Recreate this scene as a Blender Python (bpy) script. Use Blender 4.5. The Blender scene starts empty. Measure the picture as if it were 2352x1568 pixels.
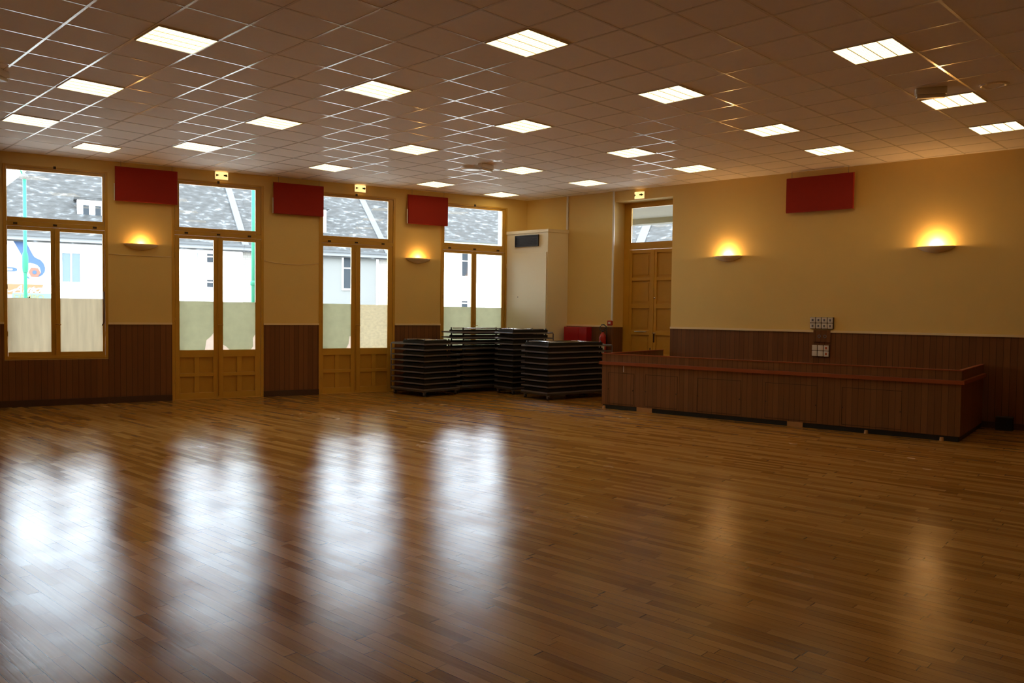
import bpy, math, random
from mathutils import Vector, Matrix
random.seed(7)
PI = math.pi
def R(d): return math.radians(d)

# ------------------------------------------------------------------ camera, sky, exposure
scene = bpy.context.scene
col = scene.collection
FPX = 1850.98                                  # focal length in pixels of the 2352 px wide frame
yaw, pit, rol = R(59.439), R(-2.0705), R(0.7052)
F = Vector((math.cos(yaw)*math.cos(pit), math.sin(yaw)*math.cos(pit), math.sin(pit)))
R0 = Vector((math.sin(yaw), -math.cos(yaw), 0)); U0 = R0.cross(F)
RX = R0*math.cos(rol) + U0*math.sin(rol); UX = -R0*math.sin(rol) + U0*math.cos(rol)
cd = bpy.data.cameras.new('camera'); cam = bpy.data.objects.new('camera', cd); col.objects.link(cam)
cd.sensor_width = 36.0; cd.lens = FPX/2352*36.0; cd.clip_end = 300
cam.matrix_world = Matrix(((RX.x, UX.x, -F.x, 0), (RX.y, UX.y, -F.y, 0), (RX.z, UX.z, -F.z, 1.72), (0, 0, 0, 1)))
scene.camera = cam
scene.view_settings.view_transform = 'Standard'; scene.view_settings.look = 'None'
scene.view_settings.gamma = 1; scene.view_settings.use_curve_mapping = False
scene.view_settings.exposure = 0.0
SKY = 14.5
LAMP = 4.3
w = bpy.data.worlds.new('world'); scene.world = w; w.use_nodes = True
bg = w.node_tree.nodes['Background']; bg.inputs[0].default_value = (0.86, 0.93, 1.0, 1); bg.inputs[1].default_value = SKY
try:
    scene.cycles.use_denoising = True
    scene.cycles.max_bounces = 10; scene.cycles.diffuse_bounces = 7; scene.cycles.glossy_bounces = 5
    scene.cycles.transparent_max_bounces = 24; scene.cycles.sample_clamp_indirect = 6.0
except Exception: pass

# ------------------------------------------------------------------ room numbers (metres)
H = 4.32                                       # ceiling
YW = 16.10                                     # window wall, inner face
CX = 9.873                                     # its corner with the wall on the right
AR = R(-71.5)                                  # direction of the right wall, going away from the corner
eR = Vector((math.cos(AR), math.sin(AR), 0)); nR = Vector((-math.sin(AR), math.cos(AR), 0))
AG = R(14.6)                                   # ceiling grid
XL, YB = -6.5, -3.0                            # far left wall and the wall behind

# ------------------------------------------------------------------ materials
def mat(name):
    m = bpy.data.materials.new(name); m.use_nodes = True
    nt = m.node_tree; return m, nt, nt.nodes['Principled BSDF']
def N(nt, t, **k):
    n = nt.nodes.new(t)
    for a, b in k.items(): setattr(n, a, b)
    return n
def simple(name, c, rough=.6, metal=0, spec=.5, noise=.0, nscale=8, bump=0, bscale=60, emit=None, es=0, coat=0):
    m, nt, p = mat(name); L = nt.links
    p.inputs['Base Color'].default_value = (*c, 1); p.inputs['Roughness'].default_value = rough
    p.inputs['Metallic'].default_value = metal; p.inputs['Specular IOR Level'].default_value = spec
    p.inputs['Coat Weight'].default_value = coat
    tc = N(nt, 'ShaderNodeTexCoord')
    if noise:
        n = N(nt, 'ShaderNodeTexNoise'); n.inputs['Scale'].default_value = nscale; n.inputs['Detail'].default_value = 4
        L.new(tc.outputs['Object'], n.inputs['Vector'])
        mx = N(nt, 'ShaderNodeMix', data_type='RGBA'); L.new(n.outputs[0], mx.inputs[0])
        mx.inputs[6].default_value = (*[x*(1-noise) for x in c], 1); mx.inputs[7].default_value = (*[min(1, x*(1+noise)) for x in c], 1)
        L.new(mx.outputs[2], p.inputs['Base Color'])
    if bump:
        n = N(nt, 'ShaderNodeTexNoise'); n.inputs['Scale'].default_value = bscale; n.inputs['Detail'].default_value = 3
        L.new(tc.outputs['Object'], n.inputs['Vector'])
        b = N(nt, 'ShaderNodeBump'); b.inputs['Strength'].default_value = bump; b.inputs['Distance'].default_value = .01
        L.new(n.outputs[0], b.inputs['Height']); L.new(b.outputs[0], p.inputs['Normal'])
    if emit:
        p.inputs['Emission Color'].default_value = (*emit, 1); p.inputs['Emission Strength'].default_value = es
    return m
def boards(name, c1, c2, width, gap=.06, rough=.45, axis='X'):
    """vertical boards: per-board tint, dark grooves, long grain"""
    m, nt, p = mat(name); L = nt.links
    tc = N(nt, 'ShaderNodeTexCoord'); sp = N(nt, 'ShaderNodeSeparateXYZ'); L.new(tc.outputs['Object'], sp.inputs[0])
    def M(op, a, b=None):
        n = N(nt, 'ShaderNodeMath', operation=op)
        for i, v in enumerate((a, b)):
            if v is None: continue
            if isinstance(v, (int, float)): n.inputs[i].default_value = v
            else: L.new(v, n.inputs[i])
        return n.outputs[0]
    d = M('DIVIDE', M('ADD', sp.outputs[0], sp.outputs[1]), width); fl = M('FLOOR', d); fr = M('FRACT', d)
    wn = N(nt, 'ShaderNodeTexWhiteNoise', noise_dimensions='1D'); L.new(fl, wn.inputs['W'])
    gr = N(nt, 'ShaderNodeTexNoise'); gr.inputs['Scale'].default_value = 1; gr.inputs['Detail'].default_value = 6
    mp = N(nt, 'ShaderNodeMapping'); mp.inputs['Scale'].default_value = (60, 60, 3); L.new(tc.outputs['Object'], mp.inputs[0]); L.new(mp.outputs[0], gr.inputs['Vector'])
    f = M('ADD', M('MULTIPLY', wn.outputs['Value'], .5), M('MULTIPLY', gr.outputs[0], .6))
    mx = N(nt, 'ShaderNodeMix', data_type='RGBA'); L.new(f, mx.inputs[0]); mx.inputs[6].default_value = (*c1, 1); mx.inputs[7].default_value = (*c2, 1)
    g = M('LESS_THAN', fr, gap)
    m2 = N(nt, 'ShaderNodeMix', data_type='RGBA'); L.new(g, m2.inputs[0]); L.new(mx.outputs[2], m2.inputs[6]); m2.inputs[7].default_value = (*[x*.3 for x in c1], 1)
    L.new(m2.outputs[2], p.inputs['Base Color']); p.inputs['Roughness'].default_value = rough
    b = N(nt, 'ShaderNodeBump'); b.inputs['Strength'].default_value = .4; b.inputs['Distance'].default_value = .004; b.invert = True
    L.new(g, b.inputs['Height']); L.new(b.outputs[0], p.inputs['Normal'])
    return m
def floor_mat():
    m, nt, p = mat('oak_strip_floor'); L = nt.links
    tc = N(nt, 'ShaderNodeTexCoord'); mp = N(nt, 'ShaderNodeMapping'); mp.inputs['Rotation'].default_value = (0, 0, -R(107.3))
    L.new(tc.outputs['Object'], mp.inputs[0]); sp = N(nt, 'ShaderNodeSeparateXYZ'); L.new(mp.outputs[0], sp.inputs[0])
    def M(op, a, b=None, c=None):
        n = N(nt, 'ShaderNodeMath', operation=op)
        for i, v in enumerate((a, b, c)):
            if v is None: continue
            if isinstance(v, (int, float)): n.inputs[i].default_value = v
            else: L.new(v, n.inputs[i])
        return n.outputs[0]
    along, across = sp.outputs[0], sp.outputs[1]
    row = M('DIVIDE', across, .0725); ri = M('FLOOR', row); rf = M('FRACT', row)
    w1 = N(nt, 'ShaderNodeTexWhiteNoise', noise_dimensions='1D'); L.new(ri, w1.inputs['W'])
    # plank lengths vary: warp the run along each row before cutting it
    wa = M('ADD', M('DIVIDE', along, .80), M('MULTIPLY', w1.outputs['Value'], 37.0))
    wa = M('ADD', wa, M('MULTIPLY', M('SINE', M('ADD', M('MULTIPLY', wa, 2.4), M('MULTIPLY', ri, 1.7))), .26))
    pi_ = M('FLOOR', wa); pf = M('FRACT', wa)
    cv = N(nt, 'ShaderNodeCombineXYZ'); L.new(ri, cv.inputs[0]); L.new(pi_, cv.inputs[1])
    w2 = N(nt, 'ShaderNodeTexWhiteNoise', noise_dimensions='2D'); L.new(cv.outputs[0], w2.inputs['Vector'])
    # grain: shifted per plank, stretched along it
    gp = N(nt, 'ShaderNodeCombineXYZ'); L.new(M('ADD', M('MULTIPLY', along, 2.2), M('MULTIPLY', w2.outputs['Value'], 50)), gp.inputs[0]); L.new(M('MULTIPLY', across, 55), gp.inputs[1])
    gn = N(nt, 'ShaderNodeTexNoise'); gn.inputs['Scale'].default_value = 1; gn.inputs['Detail'].default_value = 5; gn.inputs['Distortion'].default_value = .8; L.new(gp.outputs[0], gn.inputs['Vector'])
    big = N(nt, 'ShaderNodeTexNoise'); big.inputs['Scale'].default_value = .5; big.inputs['Detail'].default_value = 3; L.new(mp.outputs[0], big.inputs['Vector'])
    t = M('ADD', M('MULTIPLY', w2.outputs['Value'], .62), M('MULTIPLY', gn.outputs[0], .48))
    cr = N(nt, 'ShaderNodeValToRGB'); L.new(t, cr.inputs[0]); e = cr.color_ramp.elements
    e[0].position = 0.05; e[0].color = (.25, .10, .019, 1); e[1].position = 1.0; e[1].color = (.70, .375, .098, 1)
    a = e.new(.45); a.color = (.47, .22, .045, 1)
    gap = M('MAXIMUM', M('LESS_THAN', rf, .042), M('LESS_THAN', pf, .006))
    # only some joints have opened up enough to read as dark lines
    w3 = N(nt, 'ShaderNodeTexNoise'); w3.inputs['Scale'].default_value = 1; w3.inputs['Detail'].default_value = 2
    g3 = N(nt, 'ShaderNodeCombineXYZ'); L.new(M('MULTIPLY', along, 1.2), g3.inputs[0]); L.new(M('MULTIPLY', ri, 5.3), g3.inputs[1]); L.new(g3.outputs[0], w3.inputs['Vector'])
    gs = M('MULTIPLY', gap, N_map(nt, w3.outputs[0], .40, .58, .30, 1.0))
    mx = N(nt, 'ShaderNodeMix', data_type='RGBA'); L.new(gs, mx.inputs[0]); L.new(cr.outputs[0], mx.inputs[6]); mx.inputs[7].default_value = (.03, .014, .006, 1)
    L.new(mx.outputs[2], p.inputs['Base Color'])
    p.inputs['Roughness'].default_value = .9; p.inputs['Specular IOR Level'].default_value = 0
    gl = N(nt, 'ShaderNodeBsdfAnisotropic', distribution='BECKMANN')
    L.new(N_map(nt, M('ADD', M('MULTIPLY', big.outputs[0], .85), M('MULTIPLY', w2.outputs['Value'], .15)), .25, .75, .20, .285), gl.inputs['Roughness'])
    wn = N(nt, 'ShaderNodeTexNoise'); wn.inputs['Scale'].default_value = 2.2; wn.inputs['Detail'].default_value = 5; L.new(mp.outputs[0], wn.inputs['Vector'])
    wc = N(nt, 'ShaderNodeMix', data_type='RGBA'); L.new(N_map(nt, wn.outputs[0], .35, .65, 0, 1), wc.inputs[0]); wc.inputs[6].default_value = (.58, .60, .64, 1); wc.inputs[7].default_value = (.72, .765, .815, 1)
    L.new(wc.outputs[2], gl.inputs['Color'])
    fz = N(nt, 'ShaderNodeFresnel'); fz.inputs[0].default_value = 1.43
    ms = N(nt, 'ShaderNodeMixShader'); L.new(fz.outputs[0], ms.inputs[0]); L.new(p.outputs[0], ms.inputs[1]); L.new(gl.outputs[0], ms.inputs[2]); L.new(ms.outputs[0], nt.nodes['Material Output'].inputs[0])
    # cupped boards and worn varnish
    un = N(nt, 'ShaderNodeTexNoise'); un.inputs['Scale'].default_value = 3.0; un.inputs['Detail'].default_value = 4; L.new(mp.outputs[0], un.inputs['Vector'])
    h = M('ADD', M('MULTIPLY', gap, -.9), M('ADD', M('MULTIPLY', w2.outputs['Value'], .12), M('ADD', M('MULTIPLY', un.outputs[0], 1.6), M('MULTIPLY', gn.outputs[0], .22))))
    b = N(nt, 'ShaderNodeBump'); b.inputs['Strength'].default_value = .5; b.inputs['Distance'].default_value = .0025
    L.new(h, b.inputs['Height']); L.new(b.outputs[0], p.inputs['Normal']); L.new(b.outputs[0], gl.inputs['Normal'])
    return m
def N_map(nt, v, a, b, c, d):
    n = N(nt, 'ShaderNodeMapRange'); nt.links.new(v, n.inputs[0])
    for i, x in enumerate((a, b, c, d)): n.inputs[i+1].default_value = x
    return n.outputs[0]
def glass_mat():
    m, nt, p = mat('window_glass'); L = nt.links; nt.nodes.remove(p); out = nt.nodes['Material Output']
    tr = N(nt, 'ShaderNodeBsdfTransparent'); tr.inputs[0].default_value = (.97, .985, .98, 1)
    gl = N(nt, 'ShaderNodeBsdfGlossy'); gl.inputs['Roughness'].default_value = .02
    fr = N(nt, 'ShaderNodeFresnel'); fr.inputs[0].default_value = 1.45
    mx = N(nt, 'ShaderNodeMixShader'); L.new(fr.outputs[0], mx.inputs[0]); L.new(tr.outputs[0], mx.inputs[1]); L.new(gl.outputs[0], mx.inputs[2]); L.new(mx.outputs[0], out.inputs[0])
    return m
def film_mat(name, c, folds):
    """obscuring sheet on the glass: lets diffuse daylight through"""
    m, nt, p = mat(name); L = nt.links; nt.nodes.remove(p); out = nt.nodes['Material Output']
    tc = N(nt, 'ShaderNodeTexCoord'); mp = N(nt, 'ShaderNodeMapping'); mp.inputs['Scale'].default_value = (9, 1, .8) if folds == 1 else ((9, 1, 14) if folds == 2 else (4, 1, 4))
    n = N(nt, 'ShaderNodeTexNoise'); n.inputs['Scale'].default_value = 1.6; n.inputs['Detail'].default_value = 5
    L.new(tc.outputs['Object'], mp.inputs[0]); L.new(mp.outputs[0], n.inputs['Vector'])
    cr = N(nt, 'ShaderNodeMix', data_type='RGBA'); L.new(N_map(nt, n.outputs[0], .3, .7, 0, 1), cr.inputs[0])
    k = .88 if folds else .95
    cr.inputs[6].default_value = (*[x*k for x in c], 1); cr.inputs[7].default_value = (*[min(1, x*1.06) for x in c], 1)
    t = N(nt, 'ShaderNodeBsdfTranslucent'); d = N(nt, 'ShaderNodeBsdfDiffuse'); L.new(cr.outputs[2], t.inputs[0]); L.new(cr.outputs[2], d.inputs[0])
    mx = N(nt, 'ShaderNodeMixShader'); mx.inputs[0].default_value = .35; L.new(t.outputs[0], mx.inputs[1]); L.new(d.outputs[0], mx.inputs[2]); L.new(mx.outputs[0], out.inputs[0])
    return m
def slate_mat():
    m, nt, p = mat('weathered_slate'); L = nt.links
    tc = N(nt, 'ShaderNodeTexCoord'); mp = N(nt, 'ShaderNodeMapping'); mp.inputs['Scale'].default_value = (1.6, 3.4, 3.4); L.new(tc.outputs['Object'], mp.inputs[0])
    n = N(nt, 'ShaderNodeTexNoise'); n.inputs['Scale'].default_value = 1.7; n.inputs['Detail'].default_value = 4; n.inputs['Roughness'].default_value = .55; L.new(mp.outputs[0], n.inputs['Vector'])
    n2 = N(nt, 'ShaderNodeTexNoise'); n2.inputs['Scale'].default_value = .35; L.new(tc.outputs['Object'], n2.inputs['Vector'])
    cr = N(nt, 'ShaderNodeValToRGB'); L.new(n.outputs[0], cr.inputs[0]); e = cr.color_ramp.elements
    e[0].position = .40; e[0].color = (.034, .035, .035, 1); e[1].position = .66; e[1].color = (.105, .115, .125, 1); x = e.new(.58); x.color = (.050, .052, .053, 1)
    mx = N(nt, 'ShaderNodeMix', data_type='RGBA', blend_type='MULTIPLY'); mx.inputs[0].default_value = .5; L.new(cr.outputs[0], mx.inputs[6]); L.new(n2.outputs[1], mx.inputs[7])
    br = N(nt, 'ShaderNodeTexBrick'); br.inputs['Scale'].default_value = 4; br.inputs['Mortar Size'].default_value = .01; br.inputs['Color1'].default_value = (1, 1, 1, 1); br.inputs['Color2'].default_value = (.85, .86, .88, 1); br.inputs['Mortar'].default_value = (.6, .6, .6, 1)
    cb = N(nt, 'ShaderNodeMapping'); cb.inputs['Rotation'].default_value = (R(-45), 0, 0); L.new(tc.outputs['Object'], cb.inputs[0]); L.new(cb.outputs[0], br.inputs['Vector'])
    m3 = N(nt, 'ShaderNodeMix', data_type='RGBA', blend_type='MULTIPLY'); m3.inputs[0].default_value = .7; L.new(cr.outputs[0], m3.inputs[6]); L.new(br.outputs[0], m3.inputs[7])
    L.new(m3.outputs[2], p.inputs['Base Color']); p.inputs['Roughness'].default_value = .6; p.inputs['Specular IOR Level'].default_value = .08
    return m
def stone_mat():
    m, nt, p = mat('cut_stone'); L = nt.links
    tc = N(nt, 'ShaderNodeTexCoord'); mp = N(nt, 'ShaderNodeMapping'); mp.inputs['Rotation'].default_value = (R(-90), 0, 0); L.new(tc.outputs['Object'], mp.inputs[0])
    br = N(nt, 'ShaderNodeTexBrick'); br.inputs['Scale'].default_value = 2.2; br.inputs['Mortar Size'].default_value = .012
    br.inputs['Color1'].default_value = (.20, .195, .18, 1); br.inputs['Color2'].default_value = (.16, .155, .15, 1); br.inputs['Mortar'].default_value = (.11, .105, .10, 1)
    L.new(mp.outputs[0], br.inputs['Vector']); L.new(br.outputs[0], p.inputs['Base Color']); p.inputs['Roughness'].default_value = .9; p.inputs['Specular IOR Level'].default_value = .1
    return m
M_ = dict(
    cab=simple('cabinet_enamel', (.84, .74, .50), .5),
    wall=simple('cream_wall_paint', (.80, .58, .20), .75, noise=.05, nscale=1.5, bump=.15, bscale=90),
    ceil=simple('ceiling_tile_white', (.80, .745, .68), .9, noise=.03, nscale=14, bump=.1, bscale=200),
    tbar=simple('glossy_white_metal', (.78, .73, .66), .16, spec=.42),
    ochre=simple('ochre_gloss_paint', (.60, .34, .045), .35, noise=.08, nscale=5, bump=.05, bscale=30),
    ochre_d=simple('ochre_panel_paint', (.56, .31, .04), .4, noise=.08, nscale=6),
    joint=simple('dark_joint', (.05, .03, .015), .8),
    wains=boards('brown_wainscot', (.138, .050, .019), (.235, .095, .036), .095, rough=.36),
    bar=boards('bar_board', (.165, .068, .025), (.265, .118, .047), .085, gap=.05),
    base=simple('dark_brown_skirting', (.065, .028, .014), .5, noise=.2, nscale=6),
    rail=simple('cream_rail', (.88, .70, .42), .45),
    red=simple('red_cloth', (.34, .014, .003), .85, noise=.06, nscale=30),
    redp=simple('red_trim', (.50, .10, .03), .6),
    redbox=simple('red_lacquer', (.42, .01, .012), .35),
    redrail=simple('red_brown_laminate', (.33, .085, .035), .4, noise=.15, nscale=5),
    black=simple('black_metal', (.018, .018, .02), .4),
    blackm=simple('matt_black', (.010, .010, .012), .75),
    steel=simple('dull_grey_steel', (.20, .20, .245), .32, metal=.4, spec=.8),
    leg=simple('bright_leg_steel', (.6, .6, .64), .25, metal=.9),
    chrome=simple('chrome', (.75, .76, .78), .15, metal=1),
    top=simple('dark_grey_laminate', (.05, .05, .055), .45),
    kick=simple('dark_blue_kickboard', (.012, .018, .026), .5),
    pine=simple('pale_wood_block', (.50, .27, .10), .6, noise=.2, nscale=10),
    white=simple('white_plastic', (.78, .76, .72), .35),
    whitep=simple('white_enamel', (.80, .78, .74), .3),
    plate=simple('ivory_plastic', (.72, .68, .64), .3),
    dark=simple('dark_grille', (.02, .02, .022), .45),
    sconce=simple('cream_plaster', (.74, .60, .40), .7),
    bulb=simple('halogen_bulb', (1, .9, .7), .4, emit=(1, .72, .36), es=26),
    lamp=simple('lit_diffuser', (.9, .9, .85), .5, emit=(1, .76, .36), es=LAMP),
    exitl=simple('lit_exit_diffuser', (.9, .8, .6), .5, emit=(1, .60, .23), es=1.5),
    exitg=simple('exit_sign_green', (.01, .09, .03), .5),
    glass=glass_mat(),
    film_f=film_mat('obscuring_film_folds', (.66, .60, .49), 1),
    film_p=film_mat('obscuring_film_plain', (.55, .54, .42), 0),
    film_s=film_mat('obscuring_film_stained', (.80, .74, .60), 2),
    torn=film_mat('torn_film_paper', (.92, .84, .78), 0),
    zinc=simple('pale_zinc', (.085, .092, .098), .7, spec=.1), slate=slate_mat(), stone=stone_mat(),
    render=simple('white_render', (.80, .80, .78), .9, noise=.04, nscale=1, spec=.1),
    render_g=simple('grey_render', (.125, .13, .128), .9, noise=.06, nscale=1, spec=.1),
    fascia=simple('pale_fascia', (.15, .16, .17), .7, spec=.1),
    fascia_c=simple('cream_fascia', (.28, .29, .24), .7, spec=.1),
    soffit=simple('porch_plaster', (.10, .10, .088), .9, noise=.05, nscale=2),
    gutter_dark=simple('dark_gutter_line', (.07, .075, .08), .8, spec=.1),  # even dark tone of the house gutters themselves
    pane_d=simple('dark_house_pane', (.022, .028, .035), .5, spec=.1),
    shut=simple('pale_blue_shutter', (.085, .115, .135), .6, spec=.1),
    wfr=simple('white_house_paint', (.85, .86, .88), .6, spec=.1),
    green=simple('green_pole_paint', (.025, .14, .095), .5, spec=.1),
    blue=simple('sign_blue', (.045, .075, .145), .8, spec=.05), orange=simple('sign_orange', (.145, .075, .058), .8, spec=.1),
    yorange=simple('sign_yellow_orange', (.145, .094, .052), .8, spec=.1), cyan=simple('sign_pale_cyan', (.098, .135, .135), .8, spec=.1), yellow=simple('sign_yellow', (.135, .14, .075), .8, spec=.1),
    signw=simple('sign_white', (.95, .95, .95), .8, spec=.1),
    asphalt=simple('pale_street_concrete', (.36, .355, .34), .9, noise=.1, nscale=2), plaster_out=simple('outer_reveal', (.62, .61, .58), .9),
    ext=simple('extinguisher_red', (.45, .02, .015), .3), label=simple('white_label', (.75, .72, .68), .5),
)
M_['floor'] = floor_mat()

# ------------------------------------------------------------------ mesh helpers
class MB:
    def __init__(s): s.v = []; s.f = []; s.smooth = []
    def box(s, x0, x1, y0, y1, z0, z1, T=None):
        b = len(s.v); P = [(x, y, z) for z in (z0, z1) for x, y in ((x0, y0), (x1, y0), (x1, y1), (x0, y1))]
        if T is not None: P = [tuple(T @ Vector(p)) for p in P]
        s.v += P; s.f += [tuple(b+i for i in q) for q in ((3, 2, 1, 0), (4, 5, 6, 7), (0, 1, 5, 4), (1, 2, 6, 5), (2, 3, 7, 6), (3, 0, 4, 7))]; s.smooth += [0]*6
        return s
    def tube(s, pts, r, n=10, r2=None, caps=True):
        pts = [Vector(p) for p in pts]; b = len(s.v); m = len(pts)
        for i, p in enumerate(pts):
            d = (pts[min(i+1, m-1)] - pts[max(i-1, 0)]).normalized()
            a = Vector((0, 0, 1)) if abs(d.z) < .9 else Vector((1, 0, 0)); u = d.cross(a).normalized(); v = d.cross(u)
            rr = r if r2 is None else r + (r2-r)*i/(m-1)
            for k in range(n): t = 2*PI*k/n; s.v.append(tuple(p + u*math.cos(t)*rr + v*math.sin(t)*rr))
        for i in range(m-1):
            for k in range(n): s.f.append((b+i*n+k, b+i*n+(k+1) % n, b+(i+1)*n+(k+1) % n, b+(i+1)*n+k)); s.smooth.append(1)
        if caps:
            s.f.append(tuple(b+k for k in range(n))[::-1]); s.f.append(tuple(b+(m-1)*n+k for k in range(n))); s.smooth += [0, 0]
        return s
    def lathe(s, prof, c=(0, 0, 0), n=20, a0=0, a1=2*PI):
        b = len(s.v); full = abs(a1-a0-2*PI) < 1e-6; m = n if full else n+1
        for r, z in prof:
            for k in range(m): t = a0+(a1-a0)*k/n; s.v.append((c[0]+r*math.cos(t), c[1]+r*math.sin(t), c[2]+z))
        for i in range(len(prof)-1):
            for k in range(n): k2 = (k+1) % m; s.f.append((b+i*m+k, b+i*m+k2, b+(i+1)*m+k2, b+(i+1)*m+k)); s.smooth.append(1)
        return s
    def prism(s, poly, y0, y1):
        """polygon in x,z pushed from y0 to y1"""
        b = len(s.v); n = len(poly)
        for y in (y0, y1): s.v += [(x, y, z) for x, z in poly]
        s.f.append(tuple(range(b, b+n))); s.f.append(tuple(range(b+n, b+2*n))[::-1])
        for i in range(n): j = (i+1) % n; s.f.append((b+j, b+i, b+n+i, b+n+j))
        s.smooth += [0]*(n+2); return s
    def frame(s, x0, x1, z0, z1, w, y0, y1, wb=None, wt=None, w2=None):
        wb = w if wb is None else wb; wt = w if wt is None else wt; w2 = w if w2 is None else w2
        s.box(x0, x0+w, y0, y1, z0, z1); s.box(x1-w2, x1, y0, y1, z0, z1)
        s.box(x0+w, x1-w2, y0, y1, z0, z0+wb); s.box(x0+w, x1-w2, y0, y1, z1-wt, z1); return s
    def build(s, name, m, parent=None, loc=None, rz=0, bevel=0):
        me = bpy.data.meshes.new(name); me.from_pydata(s.v, [], s.f); me.update()
        me.polygons.foreach_set('use_smooth', [bool(x) for x in s.smooth])
        me.materials.append(M_[m] if isinstance(m, str) else m)
        o = bpy.data.objects.new(name, me); col.objects.link(o)
        if parent: o.parent = parent
        if loc: o.location = loc
        if rz: o.rotation_euler.z = rz
        if bevel:
            b = o.modifiers.new('bevel', 'BEVEL'); b.width = bevel; b.segments = 2; b.limit_method = 'ANGLE'
        return o
def tag(o, label, cat, group=None):
    o['label'] = label; o['category'] = cat
    if group: o['group'] = group
    return o
def empty(name, loc, rz=0):
    o = bpy.data.objects.new(name, None); col.objects.link(o); o.location = loc; o.rotation_euler.z = rz; o.empty_display_size = .2; return o
def thing(name, label, cat, loc=(0, 0, 0), rz=0, group=None): return tag(empty(name, loc, rz), label, cat, group)
def struct(o): o['kind'] = 'structure'; return o
def copy_tree(o, parent=None):
    c = o.copy(); col.objects.link(c); c.parent = parent
    for ch in list(o.children): copy_tree(ch, c)
    return c
def onR(u, d=0, z=0): return Vector((CX, YW, z)) + eR*u + nR*d     # a point on the right wall: u along it, d into it
def gridp(u, v, z=H): c, s = math.cos(AG), math.sin(AG); return Vector((c*u - s*v, s*u + c*v, z))

# ------------------------------------------------------------------ floor, ceiling, walls
RL = 20.2                                                      # length of the right wall
pE = onR(RL); pb = [(XL-.4, YB-.4), (pE.x+.6, YB-.4), (CX+.9, YW+.4), (XL-.4, YW+.4)]
def slab(name, z0, z1, m):
    b = MB(); n = len(pb); b.v = [(x, y, z) for z in (z0, z1) for x, y in pb]
    b.f = [tuple(range(n))[::-1], tuple(range(n, 2*n))] + [(i, (i+1) % n, n+(i+1) % n, n+i) for i in range(n)]; b.smooth = [0]*len(b.f)
    return b.build(name, m)
struct(slab('floor', -.15, 0, 'floor'))
ceil = struct(slab('ceiling', H, H+.25, 'ceil'))
# T-bar grid of the suspended ceiling
US = [3.012-.021, 5.385-.021, 7.853-.021, 10.345-.021, 12.23-.021]; VS = [2.873-.021, 5.198-.021, 7.63-.021, 10.08-.021, 12.544-.021]
def lines(S, n, lo, hi):
    out = []
    for i in range(len(S)-1): out += [S[i]+(S[i+1]-S[i])*k/n[i] for k in range(n[i])]
    out.append(S[-1]); a = (S[1]-S[0])/n[0]; b = (S[-1]-S[-2])/n[-1]
    while out[0]-a > lo: out.insert(0, out[0]-a)
    while out[-1]+b < hi: out.append(out[-1]+b)
    return out
UL = lines(US, [4, 4, 4, 3], -7, 20); VL = lines(VS, [4, 4, 4, 4], -8, 18)
def inside(p, m=.02):
    if p.x < XL+m or p.y < YB+m or p.y > YW-m: return False
    return (p - onR(0, 0, p.z)).dot(nR) < -m
def clip(a, b):
    n = 400; ins = [t for t in range(n+1) if inside(a.lerp(b, t/n))]
    return (a.lerp(b, ins[0]/n), a.lerp(b, ins[-1]/n)) if len(ins) > 2 else None
g = MB()
for k, (S, mk) in enumerate(((UL, lambda s, t: gridp(s, t)), (VL, lambda s, t: gridp(t, s)))):
    for s_ in S:
        c = clip(mk(s_, -12), mk(s_, 24))
        if not c: continue
        a, b = c; d = (b-a).normalized(); q = Vector((-d.y, d.x, 0))*.012; i = len(g.v); zz = .0025 if k else .003
        for zt in (0, -zz):
            for p_ in (a-q, b-q, b+q, a+q): g.v.append((p_.x, p_.y, H+zt))
        g.f += [(i+7, i+6, i+5, i+4), (i, i+1, i+5, i+4), (i+1, i+2, i+6, i+5), (i+2, i+3, i+7, i+6), (i+3, i, i+4, i+7)]; g.smooth += [0]*5
g.build('grid_bars', 'tbar', ceil)
# window wall with its four openings
OP = [(-.47, 1.11, .82, 4.12), (2.17, 3.84, 0, 4.12), (4.94, 6.59, 0, 4.11), (7.66, 9.34, .82, 4.11)]
b = MB(); x = XL-.4; T = .38
for (x0, x1, z0, z1) in OP:
    b.box(x, x0, YW, YW+T, -.1, H+.05); b.box(x0, x1, YW, YW+T, z1, H+.05)
    if z0 > 0: b.box(x0, x1, YW, YW+T, -.1, z0)
    x = x1
b.box(x, CX+.9, YW, YW+T, -.1, H+.05)
struct(b.build('wall_window', 'wall'))
b = MB()
for (x0, x1, z0, z1) in OP:                                    # outer reveals
    b.box(x0, x0+.012, YW+.16, YW+T+.02, max(z0, 0), z1); b.box(x1-.012, x1, YW+.16, YW+T+.02, max(z0, 0), z1); b.box(x0+.012, x1-.012, YW+.16, YW+T+.02, z1-.012, z1)
    b.box(x0+.012, x1-.012, YW+.16, YW+T+.05, max(z0, 0)+0, max(z0, 0)+.02)
struct(b.build('trim_1', 'plaster_out'))
# right wall, with the recess of the wooden door
fr = empty('wall_right', onR(0), AR); struct(fr)
D0, D1 = 2.44, 3.84
b = MB(); b.box(-.2, D0, 0, .5, -.1, H+.05).box(D1, RL+.6, 0, .5, -.1, H+.05).box(D0, D1, 0, .5, 4.10, H+.05)
b.build('wall_surface', 'wall', fr)
struct(MB().box(XL-.4, XL, YB-.4, YW+.4, -.1, H+.05).build('wall_left', 'wall'))
struct(MB().box(XL-.4, pE.x+.6, YB-.4, YB, -.1, H+.05).build('wall_back', 'wall'))
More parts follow.
